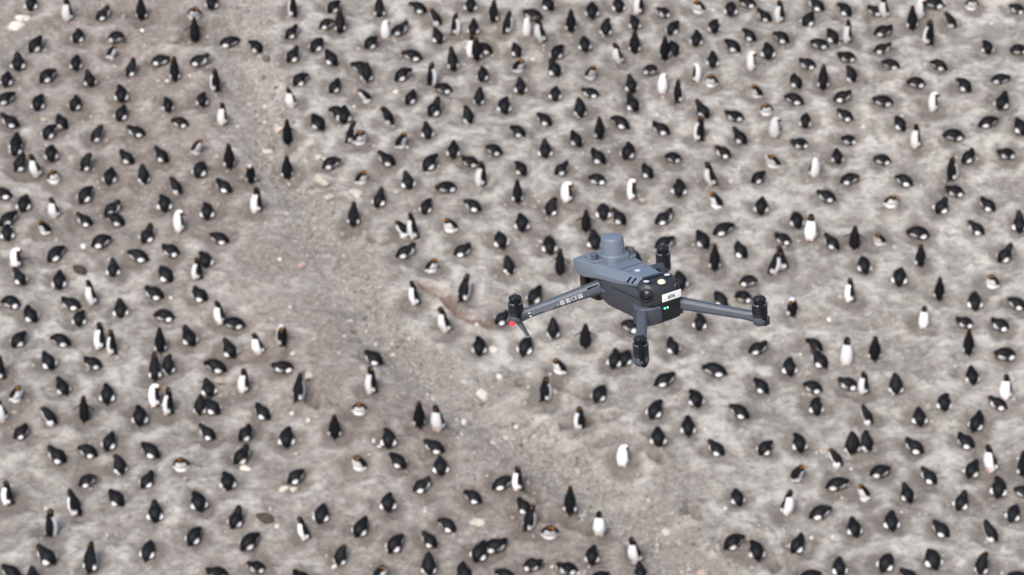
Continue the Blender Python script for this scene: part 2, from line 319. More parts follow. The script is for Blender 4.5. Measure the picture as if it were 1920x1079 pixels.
# ------------------------------------------------------------------ gravel and loose stones
def stone_mesh(seed, sub=1, flat=.65, jitter=.22):
    r = random.Random(seed); bm = bmesh.new(); bmesh.ops.create_icosphere(bm, subdivisions=sub, radius=1)
    ph = [(r.uniform(-3, 3), r.uniform(-3, 3), r.uniform(-3, 3), r.uniform(0, 6)) for _ in range(5)]
    for v in bm.verts:
        k = 1+jitter*sum(math.sin(a*v.co.x+b*v.co.y+c_*v.co.z+d) for a, b, c_, d in ph)/2
        v.co *= k; v.co.z *= flat
    vs_ = np.array([v.co[:] for v in bm.verts]); fs = np.array([[v.index for v in f.verts] for f in bm.faces]); bm.free()
    return vs_, fs
stones = [stone_mesh(i, 1) for i in range(8)]
def scatter(name, n, sampler, size, material, label):
    V = []; F = []; off = 0
    for _ in range(n):
        x, y = sampler(); s = size()
        v, f = stones[random.randrange(8)]
        a = random.uniform(0, 6.28); ca_, sa = math.cos(a), math.sin(a)
        sx, sy = s*random.uniform(.7, 1.3), s*random.uniform(.7, 1.2)
        p = np.empty_like(v); p[:, 0] = (v[:, 0]*sx*ca_-v[:, 1]*sy*sa)+x; p[:, 1] = (v[:, 0]*sx*sa+v[:, 1]*sy*ca_)+y
        p[:, 2] = v[:, 2]*s + gz(x, y)+s*.25 + (p[:, 1]-y)*SL
        V.append(p); F.append(f+off); off += len(v)
    V = np.concatenate(V).astype(np.float32); F = np.concatenate(F).astype(np.int32)
    m_ = bpy.data.meshes.new(name); m_.vertices.add(len(V)); m_.vertices.foreach_set('co', V.ravel())
    m_.loops.add(F.size); m_.loops.foreach_set('vertex_index', F.ravel()); m_.polygons.add(len(F))
    m_.polygons.foreach_set('loop_start', np.arange(0, F.size, 3, dtype=np.int32)); m_.update(calc_edges=True)
    m_.materials.append(material); o = bpy.data.objects.new(name, m_); C.objects.link(o)
    tag(o, label, 'gravel', kind='stuff'); return o
def stone_mat(name, a, b):
    m = mat(name, a, .9, spec=.2); n = m.node_tree.nodes; l = m.node_tree.links
    g = n.new('ShaderNodeNewGeometry'); mx = n.new('ShaderNodeMix'); mx.data_type = 'RGBA'
    mx.inputs[6].default_value = (*a, 1); mx.inputs[7].default_value = (*b, 1)
    t = n.new('ShaderNodeTexNoise'); t.inputs['Scale'].default_value = 9; l.new(g.outputs['Position'], t.inputs['Vector'])
    ad = n.new('ShaderNodeMath'); ad.operation = 'MULTIPLY'; l.new(g.outputs['Random Per Island'], ad.inputs[0])
    mr = n.new('ShaderNodeMapRange'); mr.inputs['From Min'].default_value = .3; mr.inputs['From Max'].default_value = .7; mr.inputs['To Min'].default_value = .5; mr.inputs['To Max'].default_value = 1.3
    l.new(t.outputs['Fac'], mr.inputs['Value']); l.new(mr.outputs[0], ad.inputs[1]); l.new(ad.outputs[0], mx.inputs[0])
    l.new(mx.outputs[2], n['Principled BSDF'].inputs['Base Color']); return m
M_GRAV = stone_mat('gravel_stone', (.12, .112, .10), (.52, .50, .455))
M_PALE = stone_mat('pale_stone', (.22, .20, .18), (.72, .69, .63))
def in_gully():
    k = random.randrange(len(GULLY)-1); t = random.random()
    (ax, ay), (bx, by) = GULLY[k], GULLY[k+1]
    while True:
        t = random.random(); x = ax+(bx-ax)*t+random.gauss(0, .42); y = ay+(by-ay)*t+random.gauss(0, .42)
        if random.random() < float(np.clip(3*vnoise(np.array([x/.55]), np.array([y/.55]), 77)[0]-.9, .04, 1)): return x, y
def anywhere(): return random.uniform(-13, 13), random.uniform(-10.5, 11)
scatter('gully_gravel', 9000, in_gully, lambda: min(.05, .009*math.exp(random.gauss(.2, .5))), M_GRAV, 'grey gravel washed down the shallow gully between the penguins')
def on_bank():
    k = random.randrange(len(GULLY)-1); t = random.random()
    (ax, ay), (bx, by) = GULLY[k], GULLY[k+1]; l_ = math.hypot(bx-ax, by-ay); nx_, ny_ = -(by-ay)/l_, (bx-ax)/l_
    o_ = abs(random.gauss(.45, .28)); return ax+(bx-ax)*t+nx_*o_+random.gauss(0, .1), ay+(by-ay)*t+ny_*o_+random.gauss(0, .1)
scatter('bank_rubble', 420, on_bank, lambda: min(.10, .026*math.exp(random.gauss(0, .5))), M_GRAV, 'broken grey rubble along the right bank of the gully')
scatter('scattered_pebbles', 7000, anywhere, lambda: min(.06, .010*math.exp(random.gauss(.25, .55))), M_PALE, 'small pale pebbles strewn over the trampled soil')

def rock(px, py, rx, label, tint=(.5, .46, .4), flat=.55, seed=0, group=None):
    x, y = pix_ground(px, py, .05)
    v, f = stone_mesh(100+seed, 2, flat, .34); s = rx/88.0
    r = random.Random(seed)
    v = v.copy(); v += np.array([[r.uniform(-.09, .09) for _ in range(3)] for p in v]); v[:, 2] = np.minimum(v[:, 2], flat*.62+.18*v[:, 0])
    v[:, 0] *= s; v[:, 1] *= s*r.uniform(.7, .95); v[:, 2] *= s
    m = stone_mat('rock_face', tuple(k*.72 for k in tint), tint)
    o = mesh_obj('rock', v, [tuple(q) for q in f], m, smooth=False)
    o.location = (x, y, gz(x, y)+s*flat*.2); o.rotation_euler = (R(16), 0, r.uniform(0, 3))
    tag(o, label, 'rock', group)
ROCKS = [
 (44, 34, 13, 'tall white rock at the upper left, beside a flatter white one', (.72, .69, .63), .9),
 (30, 47, 17, 'flat white rock lying in the upper left corner of the slope', (.66, .63, .57), .4),
 (609, 336, 24, 'largest pale rock by the gully left of centre', (.5, .46, .4), .45),
 (592, 358, 12, 'grey rock tucked below the largest pale rock by the gully', (.34, .31, .28), .6),
 (619, 367, 12, 'pale oval rock just right of and below the largest gully rock', (.52, .48, .43), .5),
 (567, 496, 8, 'small pinkish stone lying in the brown mud left of the gully', (.5, .37, .31), .5),
 (501, 284, 9, 'pale stone on the gully edge above the standing penguins', (.6, .56, .5), .6),
 (597, 292, 9, 'pale stone beside a lying penguin above the largest gully rock', (.56, .53, .47), .6),
 (524, 242, 9, 'warm white stone left of the penguin standing in the gully', (.62, .53, .46), .8),
 (667, 358, 16, 'jagged pale rock right of the gully at upper middle', (.55, .51, .45), .5),
 (739, 504, 14, 'rounded grey hump of rock left of the drone', (.3, .28, .25), .6),
 (908, 736, 13, 'pale lump of rock below the left drone motor', (.6, .57, .51), .6),
 (937, 703, 10, 'bright white stone below the left drone arm', (.72, .7, .66), .6),
 (925, 651, 10, 'white stone right of a lone brooding penguin under the drone arm', (.62, .6, .55), .5),
 (736, 663, 6, 'small pale stone where the gully bends left of the drone', (.6, .57, .52), .6),
 (1246, 995, 9, 'pale stone low in the gully near the bottom centre', (.55, .51, .46), .6),
 (1316, 1073, 13, 'pinkish stone on the bottom edge right of centre', (.55, .43, .36), .6),
 (461, 874, 9, 'cream stone under a lying penguin at lower left', (.7, .64, .53), .8),
 (532, 912, 9, 'left cream stone of two below a lying penguin, lower left', (.62, .56, .47), .5),
 (551, 914, 8, 'right cream stone of two below a lying penguin, lower left', (.64, .58, .5), .5),
 (420, 714, 13, 'flat buff slab left of the white-fronted standing penguin', (.46, .4, .34), .3),
 (574, 697, 12, 'pale flat stone right of a brooding penguin left of the gully', (.5, .46, .41), .35),
 (549, 662, 5, 'tiny white stone below the preening penguin left of the gully', (.66, .62, .56), .6),
 (711, 835, 6, 'white pebble left below a brooding penguin at bottom centre', (.66, .63, .58), .6),
 (895, 980, 12, 'pale angular stone among penguins at the bottom centre', (.52, .49, .42), .4),
 (82, 222, 8, 'yellowish stone among brooding penguins at the upper left', (.56, .5, .36), .4),
 (313, 146, 6, 'cream stone beside a standing penguin at the upper left', (.6, .55, .47), .7),
 (628, 1058, 6, 'cream stone below a hunched penguin at the bottom left of centre', (.66, .61, .53), .7),
 (742, 170, 6, 'small cream stone between penguins at the top centre', (.6, .56, .5), .6),
 (1206, 373, 8, 'pinkish grey stone behind a bowing penguin above the drone', (.5, .45, .4), .6),
 (870, 789, 8, 'white stone at the foot of the gully right of a standing penguin', (.6, .56, .51), .6),
 (925, 828, 6, 'small white stone lying in the lower gully', (.64, .6, .55), .6),
]
for k, (px, py, rx, lab, tint, fl) in enumerate(ROCKS): rock(px, py, rx, lab, tint, fl, k)

# ------------------------------------------------------------------ penguins
BLACK = (.005, .0055, .0065); BACK = (.007, .0075, .0095); WHITE = (.84, .85, .87); PINK = (.62, .33, .27); BROWNB = (.075, .06, .052)
class Parts:
    """closed lofts that are fused into one skin; each vertex carries the colour of its plumage"""
    def __init__(s): s.v = []; s.f = []; s.c = []
    def loft(s, spine, colour, seg=28, sub=4):
        # spine rows: (x, y, z, half width, half depth); interpolated, rings square to the axis
        P = np.array(spine, float); n = len(P); t = np.arange(n); tt = np.linspace(0, n-1, (n-1)*sub+1)
        Q = np.stack([cubic(t, P[:, k], tt) for k in range(5)], 1); Q[:, 3:] = np.maximum(Q[:, 3:], .003)
        rings = []
        for i in range(len(Q)):
            a, b = Q[max(i-1, 0)][:3], Q[min(i+1, len(Q)-1)][:3]
            d = Vector(b-a).normalized()
            side = Vector((0, 0, 1)).cross(d) if abs(d.z) < .9 else Vector((0, 1, 0))
            side = (Vector((0, 1, 0)) - d*d.y).normalized() if abs(d.y) < .9 else side.normalized()
            dors = d.cross(side).normalized()      # +dors: back when the axis runs tail to head
            r = []
            for k in range(seg):
                th = 2*math.pi*k/seg
                r.append(Vector(Q[i][:3]) + side*(math.sin(th)*Q[i][3]) + dors*(math.cos(th)*Q[i][4]))
                s.c.append(colour(i/(len(Q)-1), abs(math.degrees(th) if th <= math.pi else 360-math.degrees(th)), r[-1]))
            rings.append(r)
        v, f = loft_data(rings); o = len(s.v)
        s.v += v; s.f += [tuple(k+o for k in q) for q in f]
def cubic(t, y, tt):
    out = []
    n = len(t)
    for q in tt:
        i = min(int(q), n-2); u = q-i
        p0 = y[max(i-1, 0)]; p1 = y[i]; p2 = y[i+1]; p3 = y[min(i+2, n-1)]
        out.append(.5*((2*p1)+(-p0+p2)*u+(2*p0-5*p1+4*p2-p3)*u*u+(-p0+3*p1-3*p2+p3)*u**3))
    return np.array(out)
M_FEATHER = bpy.data.materials.new('plumage'); M_FEATHER.use_nodes = True
_n = M_FEATHER.node_tree.nodes; _l = M_FEATHER.node_tree.links
_a = _n.new('ShaderNodeAttribute'); _a.attribute_name = 'plume'
_o = _n.new('ShaderNodeObjectInfo'); _hs = _n.new('ShaderNodeHueSaturation'); _mr = _n.new('ShaderNodeMapRange')
_mr.inputs['To Min'].default_value = .7; _mr.inputs['To Max'].default_value = 1.12
_l.new(_o.outputs['Random'], _mr.inputs['Value']); _l.new(_mr.outputs[0], _hs.inputs['Value'])
_l.new(_a.outputs['Color'], _hs.inputs['Color']); _l.new(_hs.outputs[0], _n['Principled BSDF'].inputs['Base Color'])
_n['Principled BSDF'].inputs['Roughness'].default_value = .55; _n['Principled BSDF'].inputs['Specular IOR Level'].default_value = .16
M_CREST = mat('golden_crest', (.56, .27, .05), .8, spec=.2); M_BILL = mat('orange_brown_bill', (.33, .10, .03), .45)

def fuse(parts, name, voxel=.0145):
    me0 = bpy.data.meshes.new('raw'); me0.from_pydata([tuple(v) for v in parts.v], [], parts.f)
    bm = bmesh.new(); bm.from_mesh(me0); bmesh.ops.recalc_face_normals(bm, faces=bm.faces); bm.to_mesh(me0); bm.free()
    o = bpy.data.objects.new('raw', me0); C.objects.link(o)
    md = o.modifiers.new('r', 'REMESH'); md.mode = 'VOXEL'; md.voxel_size = voxel; md.use_smooth_shade = True
    sm = o.modifiers.new('s', 'SMOOTH'); sm.iterations = 2; sm.factor = .4
    dg = bpy.context.evaluated_depsgraph_get(); m = bpy.data.meshes.new_from_object(o.evaluated_get(dg)); m.name = name
    bpy.data.objects.remove(o); bpy.data.meshes.remove(me0)
    kd = kdtree.KDTree(len(parts.v))
    for i, v in enumerate(parts.v): kd.insert(v, i)
    kd.balance()
    ca = m.attributes.new('plume', 'FLOAT_COLOR', 'POINT')
    col = []
    for v in m.vertices:
        hits = kd.find_n(v.co, 3); ww = [1/(h[2]+.002) for h in hits]; s = sum(ww)
        col += [sum(parts.c[h[1]][k]*q for h, q in zip(hits, ww))/s for k in range(3)]+[1]
    ca.data.foreach_set('color', col)
    m.materials.clear(); m.materials.append(M_FEATHER)
    for p in m.polygons: p.use_smooth = True
    return m
def flipper(P, a, b, side, tip_white=False, wid=.032):
    a = Vector(a); b = Vector(b); d = b-a
    def col(t, th, p): return BACK
    # a flat blade: rows in x,y,z,halfwidth(across y-ish),depth
    P.loft([(*(a+d*t), .014, wid*k) for t, k in ((0, .5), (.25, 1), (.6, .95), (.9, .6), (1, .2))], col, 14, 3)
def crest_bill(head, fwd, up, bl=.055):
    """two plumes swept back over the brows, and a stout bill"""
    head = Vector(head); fwd = Vector(fwd).normalized(); up = Vector(up).normalized(); sd_ = up.cross(fwd)
    cv, cf = [], []
    for s in (-1, 1):
        pts = [(head+fwd*.050+up*.022+sd_*s*.006, .006), (head+fwd*.030+up*.034+sd_*s*.024, .0095), (head-fwd*.005+up*.026+sd_*s*.046, .0085), (head-fwd*.045+up*.004+sd_*s*.056, .003)]
        rings = [[p+up*(math.cos(q)*r)+sd_*(math.sin(q)*r) for q in [2*math.pi*k/7 for k in range(7)]] for p, r in pts]
        v, f = loft_data(rings); o = len(cv); cv += v; cf += [tuple(k+o for k in q) for q in f]
    pts = [(head+fwd*.035-up*.004, .020), (head+fwd*.065-up*.006, .017), (head+fwd*(.04+bl)-up*.014, .005)]
    rings = [[p+up*(math.cos(q)*r)+sd_*(math.sin(q)*r*.7) for q in [2*math.pi*k/8 for k in range(8)]] for p, r in pts]
    bv, bf = loft_data(rings)
    return (cv, cf), (bv, bf)

def brooding(turn=0.0, raise_=0.0, stretch=1.0, carcass=False):
    P = Parts(); k = .86*stretch
    def col(t, th, p):
        if carcass: return BROWNB
        x = p.x/k
        if x < -.19: return BLACK
        if th > 140: return WHITE
        if x > .035 and x < .20 and th > 84: return WHITE
        return BACK if x < .17 else BLACK
    hx, hy = .225+.02*math.cos(turn), .062*math.sin(turn)
    zr = raise_
    sp = [(-.285*k, 0, .045, .012, .006), (-.22*k, 0, .075, .055, .036), (-.155*k, 0, .11, .112, .085), (-.075*k, 0, .135, .142, .118), (.01*k, 0, .15, .15, .128),
          (.09*k, 0, .166, .135, .122), (.15*k, hy*.3, .188+.3*zr, .110, .102), (.195*k, hy*.7, .212+.7*zr, .086, .083), (.235*k, hy*1.1, .232+zr, .066, .064), (.268*k, hy*1.45, .238+zr, .048, .048), (.292*k, hy*1.7, .236+zr, .02, .02)]
    if carcass: sp = [(x, y, z*.45, a*1.02, b*.5) for x, y, z, a, b in sp]
    P.loft(sp, col, 32, 4)
    if not carcass:
        for s in (-1, 1):
            P.loft([(-.165*k, s*.092, .085, .02, .02), (-.125*k, s*.120, .104, .042, .046), (-.075*k, s*.126, .108, .046, .052), (-.03*k, s*.122, .10, .022, .026)], lambda t, th, p: WHITE, 16, 4)
            flipper(P, (.085*k, s*.120, .20), (-.015*k, s*.160, .075), s, wid=.034)
    cb = crest_bill((.232*k, hy*1.1, .234+zr), (math.cos(turn*.9), math.sin(turn*.9), -.12), (0, 0, 1))
    return P, cb
def hunched(turn=0.0, bib=112):
    P = Parts()
    def col(t, th, p):
        if t < .1 or t > (.74 if bib < 120 else .62): return BLACK
        if th > bib: return WHITE
        return BACK
    hy = .05*math.sin(turn)
    P.loft([(-.20, 0, .03, .012, .008), (-.15, 0, .06, .06, .04), (-.10, 0, .11, .115, .09), (-.045, 0, .17, .135, .118), (.01, 0, .235, .13, .115), (.055, 0, .30, .108, .098), (.085, hy*.4, .345, .09, .085),
            (.112, hy, .378, .072, .07), (.138, hy*1.3, .396, .058, .057), (.165, hy*1.6, .398, .036, .036), (.18, hy*1.8, .396, .013, .013)], col, 30, 4)
    P.loft([(-.07, -.03, .0, .1, .07), (-.03, 0, .05, .11, .085), (0, 0, .09, .09, .07)], lambda t, th, p: WHITE, 16, 3)
    for s in (-1, 1):
        P.loft([(-.12, s*.085, .06, .02, .02), (-.09, s*.108, .085, .04, .045), (-.05, s*.112, .11, .043, .05), (-.02, s*.105, .13, .02, .025)], lambda t, th, p: WHITE, 16, 4)
        flipper(P, (.04, s*.105, .31), (-.07, s*.150, .14), s, wid=.034)
    cb = crest_bill((.135, hy*1.3, .396), (math.cos(turn), math.sin(turn), -.1), (0, 0, 1))
    return P, cb
def standing(out=False, preen=False, turn=0.0, lean=0.0):
    P = Parts()
    L_ = lambda z: lean*z
    def col(t, th, p):
        # th=180 faces forward (belly) because the axis runs upward and +dors points back
        if p.z > .435 and not preen: return BLACK
        if t > .80: return BLACK
        if p.z < .012: return PINK
        if th > 92: return WHITE
        return BACK
    if preen:
        sp = [(-.02, 0, .005, .05, .04), (-.005, 0, .035, .098, .082), (.005, 0, .10, .122, .108), (.012, 0, .19, .127, .114), (.014, 0, .28, .12, .108), (.01, 0, .36, .102, .098), (.0, 0, .415, .083, .084),
              (-.02, .02, .445, .064, .066), (-.06, .06, .44, .055, .055), (-.09, .085, .41, .045, .045), (-.105, .10, .385, .014, .014)]
    else:
        sp = [(-.02, 0, .005, .05, .04), (-.005, 0, .035, .095, .085), (.005, 0, .10, .118, .116), (.012+L_(.19), 0, .19, .123, .122), (.014+L_(.28), 0, .28, .116, .112), (.008+L_(.36), 0, .36, .098, .094), (L_(.43), 0, .43, .082, .078),
              (.004+L_(.48), 0, .48, .068, .066), (.014+L_(.525), 0, .525, .062, .063), (.017+L_(.56), 0, .56, .053, .055), (.012+L_(.588), 0, .588, .026, .028)]
    P.loft(sp, col, 32, 4)
    P.loft([(-.05, 0, .06, .05, .03), (-.10, 0, .03, .035, .016), (-.165, 0, .012, .014, .006)], lambda t, th, p: BLACK, 12, 3)
    for s in (-1, 1):
        P.loft([(-.03, s*.045, .014, .022, .012), (.05, s*.055, .012, .03, .012), (.115, s*.062, .008, .03, .008)], lambda t, th, p: PINK, 12, 3)
        if out: flipper(P, (-.005+L_(.38), s*.095, .385), (-.04, s*.255, .27), s, wid=.034)
        else:
            flipper(P, (-.01+L_(.37), s*.096, .385), (-.04, s*.122, .16), s, wid=.036)
            P.loft([(-.035, s*.098, .07, .016, .02), (-.03, s*.115, .12, .026, .035), (-.02, s*.115, .17, .02, .03)], lambda t, th, p: WHITE, 12, 3)
    if preen: cb = crest_bill((-.075, .07, .43), (-.6, .6, -.45), (-.3, .2, .9))
    else: cb = crest_bill((.014+L_(.53), 0, .53), (math.cos(turn), math.sin(turn), -.05), (0, 0, 1))
    return P, cb
VAR = {}
def build(key, gen, voxel=.0145):
    P, ((cv, cf), (bv, bf)) = gen
    cm = bpy.data.meshes.new('crest'); cm.from_pydata([tuple(v) for v in cv], [], cf); cm.materials.append(M_CREST)
    bmm = bpy.data.meshes.new('bill'); bmm.from_pydata([tuple(v) for v in bv], [], bf); bmm.materials.append(M_BILL)
    for m in (cm, bmm):
        for p in m.polygons: p.use_smooth = True
    VAR.setdefault(key, []).append((fuse(P, 'penguin', voxel), cm, bmm))
for tu, ra, st in ((0, 0, 1), (.7, -.01, .97), (-.7, -.01, .97), (.25, .045, .95), (-.3, -.05, 1.06), (0, -.03, 1.03), (1.5, -.02, .93), (-1.5, -.02, .93), (.4, .08, .92), (.1, -.07, 1.1)): build('b', brooding(tu, ra, st))
for tu in (0, .9, -.9, .4): build('h', hunched(tu))
for tu in (0, .5, -.5): build('d', hunched(tu, 126))
for tu, le in ((0, .0), (.7, .12), (-.7, .2), (.2, -.06)): build('s', standing(False, False, tu, le))
build('f', standing(True)); build('p', standing(False, True)); build('c', brooding(0, 0, 1, True))
_m = VAR['c'][0][0]
for v in _m.vertices:
    v.co += Vector((random.uniform(-.012, .012), random.uniform(-.012, .012), random.uniform(-.018, .018)))
_cc = []
for v in _m.vertices:
    k_ = random.choice((.6, .8, 1, 1.3, 2.2)); _cc += [BROWNB[0]*k_, BROWNB[1]*k_, BROWNB[2]*k_, 1]
_m.attributes['plume'].data.foreach_set('color', _cc)

# the 300 nearest are birds of their own, the farther ones one mass
order = sorted(range(len(birds)), key=lambda i: -birds[i]['py'])
single = set([i for i in order if birds[i]['pose'] != 'c'][:300])
def facing(a):
    a %= 360
    return ['right', 'right-uphill', 'uphill', 'left-uphill', 'left', 'left-downhill', 'the camera', 'right-downhill'][int(((a+22.5) % 360)//45)]
POSE_W = {'b': 'brooding penguin', 'h': 'hunched half-upright penguin', 's': 'upright standing penguin', 'f': 'flipper-spreading penguin', 'p': 'preening upright penguin', 'c': 'brown carcass lying flat'}
def cell(b):
    cx = min(5, max(0, int(b['px']//320))); 
    col = ['at the left edge', 'left of the gully' if b['py'] < 800 else 'in the left third', 'left of the drone' if b['py'] < 700 else 'left of bottom centre', 'under the drone' if b['py'] > 560 else 'behind the drone', 'right of the drone', 'at the right edge'][cx]
    ry = b['py']
    row = 'at drone height' if ry < 620 else 'just below mid-height' if ry < 740 else 'lower middle' if ry < 850 else 'lower quarter' if ry < 970 else 'bottom edge'
    return col, row
groups = {}
for i in single:
    b = birds[i]; groups.setdefault((b['pose'], facing(b['head']), *cell(b)), []).append(i)
ORD = ['first', 'second', 'third', 'fourth', 'fifth', 'sixth', 'seventh']
for (p, f, col, row), ids in groups.items():
    ids.sort(key=lambda i: birds[i]['px'])
    for n, i in enumerate(ids):
        lab = f'{POSE_W[p]}, facing {f}, {col}, {row}'
        if len(ids) == 2: lab += (', left one', ', right one')[n]
        elif len(ids) > 2: lab += f', {ORD[n]} from left'
        birds[i]['label'] = lab
def bird_matrix(b, rnd):
    a = R(b['head']); s = rnd.uniform(.94, 1.07)*{'b': .92, 'h': .88, 'c': .78, 's': .95, 'f': .93, 'p': .92}[b['pose']]
    z = gz(b['x'], b['y'])
    lie = b['pose'] in 'bc'
    tilt = R(20*(.75 if lie else .12))
    m = Matrix.Translation((b['x'], b['y'], z - (.012 if lie else .004))) @ Matrix.Rotation(tilt, 4, 'X') @ Matrix.Rotation(a+rnd.uniform(-.1, .1), 4, 'Z') @ Matrix.Diagonal((s*rnd.uniform(.92, 1.1), s*rnd.uniform(.93, 1.08), s*rnd.uniform(.92, 1.06), 1))
    return m
farV, farF, farC, fo = [], [], [], 0
far_parts = {'crest': [[], [], 0], 'bill': [[], [], 0]}
for i, b in enumerate(birds):
    rnd = random.Random(1000+i); squat = b['pose'] == 'b' and 205 < b['head'] % 360 < 336
    body, cm, bm_ = rnd.choice(VAR['d' if squat else b['pose']])
    M = bird_matrix(b, rnd)
    if squat: M = M @ Matrix.Rotation(R(-16), 4, 'Y') @ Matrix.Diagonal((1.1, 1.15, .86, 1))
    if i in single:
        o = bpy.data.objects.new('penguin', body); C.objects.link(o); o.matrix_world = M
        tag(o, b['label'], 'penguin', 'penguins on the slope')
        for nm, m in (('crest', cm), ('bill', bm_)):
            q = bpy.data.objects.new(nm, m); C.objects.link(q); q.parent = o
    elif b['pose'] == 'c':
        o = bpy.data.objects.new('dead_penguin', body); C.objects.link(o); o.matrix_world = M
        tag(o, {0: 'dark brown flattened carcass in the gravel at the upper left', 1: 'grey-brown flattened carcass near the left edge at mid height', 2: 'brown flattened carcass on bare mud at lower left'}[0 if b['py'] < 200 else 1 if b['py'] < 700 else 2], 'carcass', 'carcasses')
    else:
        n = len(body.vertices); co = np.empty(n*3, np.float32); body.vertices.foreach_get('co', co); co = co.reshape(-1, 3)
        A = np.array(M); co = co @ A[:3, :3].T + A[:3, 3]
        cc = np.empty(n*4, np.float32); body.attributes['plume'].data.foreach_get('color', cc)
        li = np.empty(len(body.loops), np.int32); body.loops.foreach_get('vertex_index', li)
        k_ = rnd.uniform(.75, 1.1); cc = cc.reshape(-1, 4)*np.array([k_, k_, k_, 1])
        farV.append(co); farC.append(cc); farF.append(li.reshape(-1, 4)+fo); fo += n
        for nm, m in (('crest', cm), ('bill', bm_)):
            fp = far_parts[nm]; vv = np.array([v.co[:] for v in m.vertices]) @ A[:3, :3].T + A[:3, 3]
            fp[0] += [tuple(v) for v in vv]; fp[1] += [tuple(k+fp[2] for k in p.vertices) for p in m.polygons]; fp[2] += len(vv)
V = np.concatenate(farV).astype(np.float32); F = np.concatenate(farF).astype(np.int32); CC = np.concatenate(farC).astype(np.float32)
m_ = bpy.data.meshes.new('penguin_colony'); m_.vertices.add(len(V)); m_.vertices.foreach_set('co', V.ravel())
m_.loops.add(F.size); m_.loops.foreach_set('vertex_index', F.ravel()); m_.polygons.add(len(F)); m_.polygons.foreach_set('loop_start', np.arange(0, F.size, 4, dtype=np.int32))
m_.polygons.foreach_set('use_smooth', np.ones(len(F), bool)); m_.update(calc_edges=True)
ca = m_.attributes.new('plume', 'FLOAT_COLOR', 'POINT'); ca.data.foreach_set('color', CC.ravel()); m_.materials.append(M_FEATHER)
colony = bpy.data.objects.new('penguin_colony', m_); C.objects.link(colony)
tag(colony, 'mass of farther penguins spread over the upper half of the slope', 'penguins', kind='stuff')
for nm, mt in (('crest', M_CREST), ('bill', M_BILL)):
    o = mesh_obj(nm, far_parts[nm][0], far_parts[nm][1], mt, colony, True); o['kind'] = 'stuff'

# ------------------------------------------------------------------ the drone (millimetres in its own frame: x to its far side, y forward, z up; built at 1/1000)
A_YAW = R(35.2); ROLL = R(4.0)
dpos = CAM + (FWD + RIGHT*((1207-960)/FPX) + UP*((539.5-549)/FPX))*DRONE_DIST
yaw = A_YAW - math.atan((1207-960)/FPX)
rot = Matrix.Rotation(ROLL, 3, -FWD) @ Matrix.Rotation(yaw, 3, 'Z')
drone = bpy.data.objects.new('quadcopter_drone', None); C.objects.link(drone)
drone.matrix_world = Matrix.Translation(dpos) @ rot.to_4x4() @ Matrix.Scale(.001, 4)
drone.empty_display_size = .05
tag(drone, 'blue-grey quadcopter drone with domed antenna hovering above the penguins', 'drone')
PL = (60, .25, .4)
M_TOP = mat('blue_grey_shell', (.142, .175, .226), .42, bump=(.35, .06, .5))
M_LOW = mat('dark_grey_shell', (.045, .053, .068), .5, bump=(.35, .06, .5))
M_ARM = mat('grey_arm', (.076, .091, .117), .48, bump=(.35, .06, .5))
M_BLK = mat('black_plastic', (.010, .012, .0155), .42, bump=(.5, .08, .4)); M_GLOSS = mat('black_glass', (.006, .006, .007), .08)
M_BRN = mat('gimbal_black', (.018, .013, .011), .35); M_MET = mat('motor_rim', (.16, .165, .175), .35, .7)
M_BLADE = mat('matte_blade', (.010, .011, .013), .8, spec=.1); M_HEAD = mat('slate_head', (.026, .030, .038), .42, bump=(.5, .08, .4))
M_WHT = mat('white_sticker', (.82, .83, .84), .5); M_INK = mat('black_ink', (.02, .02, .022), .6); M_PRINT = mat('white_print', (.55, .58, .62), .6)
M_PRINT2 = mat('grey_print', (.21, .24, .28), .6)
M_GREEN = mat('green_led', (.1, .8, .4), .4, emit=(.15, 1, .55), estr=2.2); M_RED = mat('red_led', (.8, .02, .03), .4, emit=(1, .02, .05), estr=1.3)
M_BEACON = mat('beacon_cover', (.72, .67, .5), .3)
def dpart(name, verts, faces, m, parent=None, bev=0, seg=2, smooth=False):
    o = mesh_obj(name, verts, faces, m, parent or drone, smooth)
    if bev: bevel(o, bev, seg)
    return o
def dloft(name, rings, m, parent=None, bev=0, seg=2):
    v, f = loft_data(rings); return dpart(name, v, f, m, parent, bev, seg)
def prism(name, poly, z0, z1, m, parent=None, bev=1, shrink=1.0):
    cx = sum(p[0] for p in poly)/len(poly); cy = sum(p[1] for p in poly)/len(poly)
    r0 = [(x, y, z0) for x, y in poly]; r1 = [(cx+(x-cx)*shrink, cy+(y-cy)*shrink, z1) for x, y in poly]
    return dloft(name, [r0, r1], m, parent, bev)
def box(name, c, s, m, parent=None, bev=0, rot=None):
    pts = [Vector((sx*s[0]/2, sy*s[1]/2, sz*s[2]/2)) for sx in (-1, 1) for sy in (-1, 1) for sz in (-1, 1)]
    if rot is not None: pts = [rot @ p for p in pts]
    pts = [p+Vector(c) for p in pts]
    return dpart(name, pts, [(0, 1, 3, 2), (4, 6, 7, 5), (0, 4, 5, 1), (2, 3, 7, 6), (0, 2, 6, 4), (1, 5, 7, 3)], m, parent, bev)
def turned(name, c, prof, m, parent=None, seg=40, axis=None, sharp=30):
    """lathe: prof = [(radius, height)], about axis (default up)"""
    q = Vector((0, 0, 1)).rotation_difference(Vector(axis)) if axis is not None else None
    rings = []
    for r, z in prof:
        ring = [Vector((r*math.cos(2*math.pi*k/seg), r*math.sin(2*math.pi*k/seg), z)) for k in range(seg)]
        if q: ring = [q @ p for p in ring]
        rings.append([p+Vector(c) for p in ring])
    v, f = loft_data(rings); o = dpart(name, v, f, m, parent, smooth=True)
    o.data.set_sharp_from_angle(angle=R(sharp)); return o
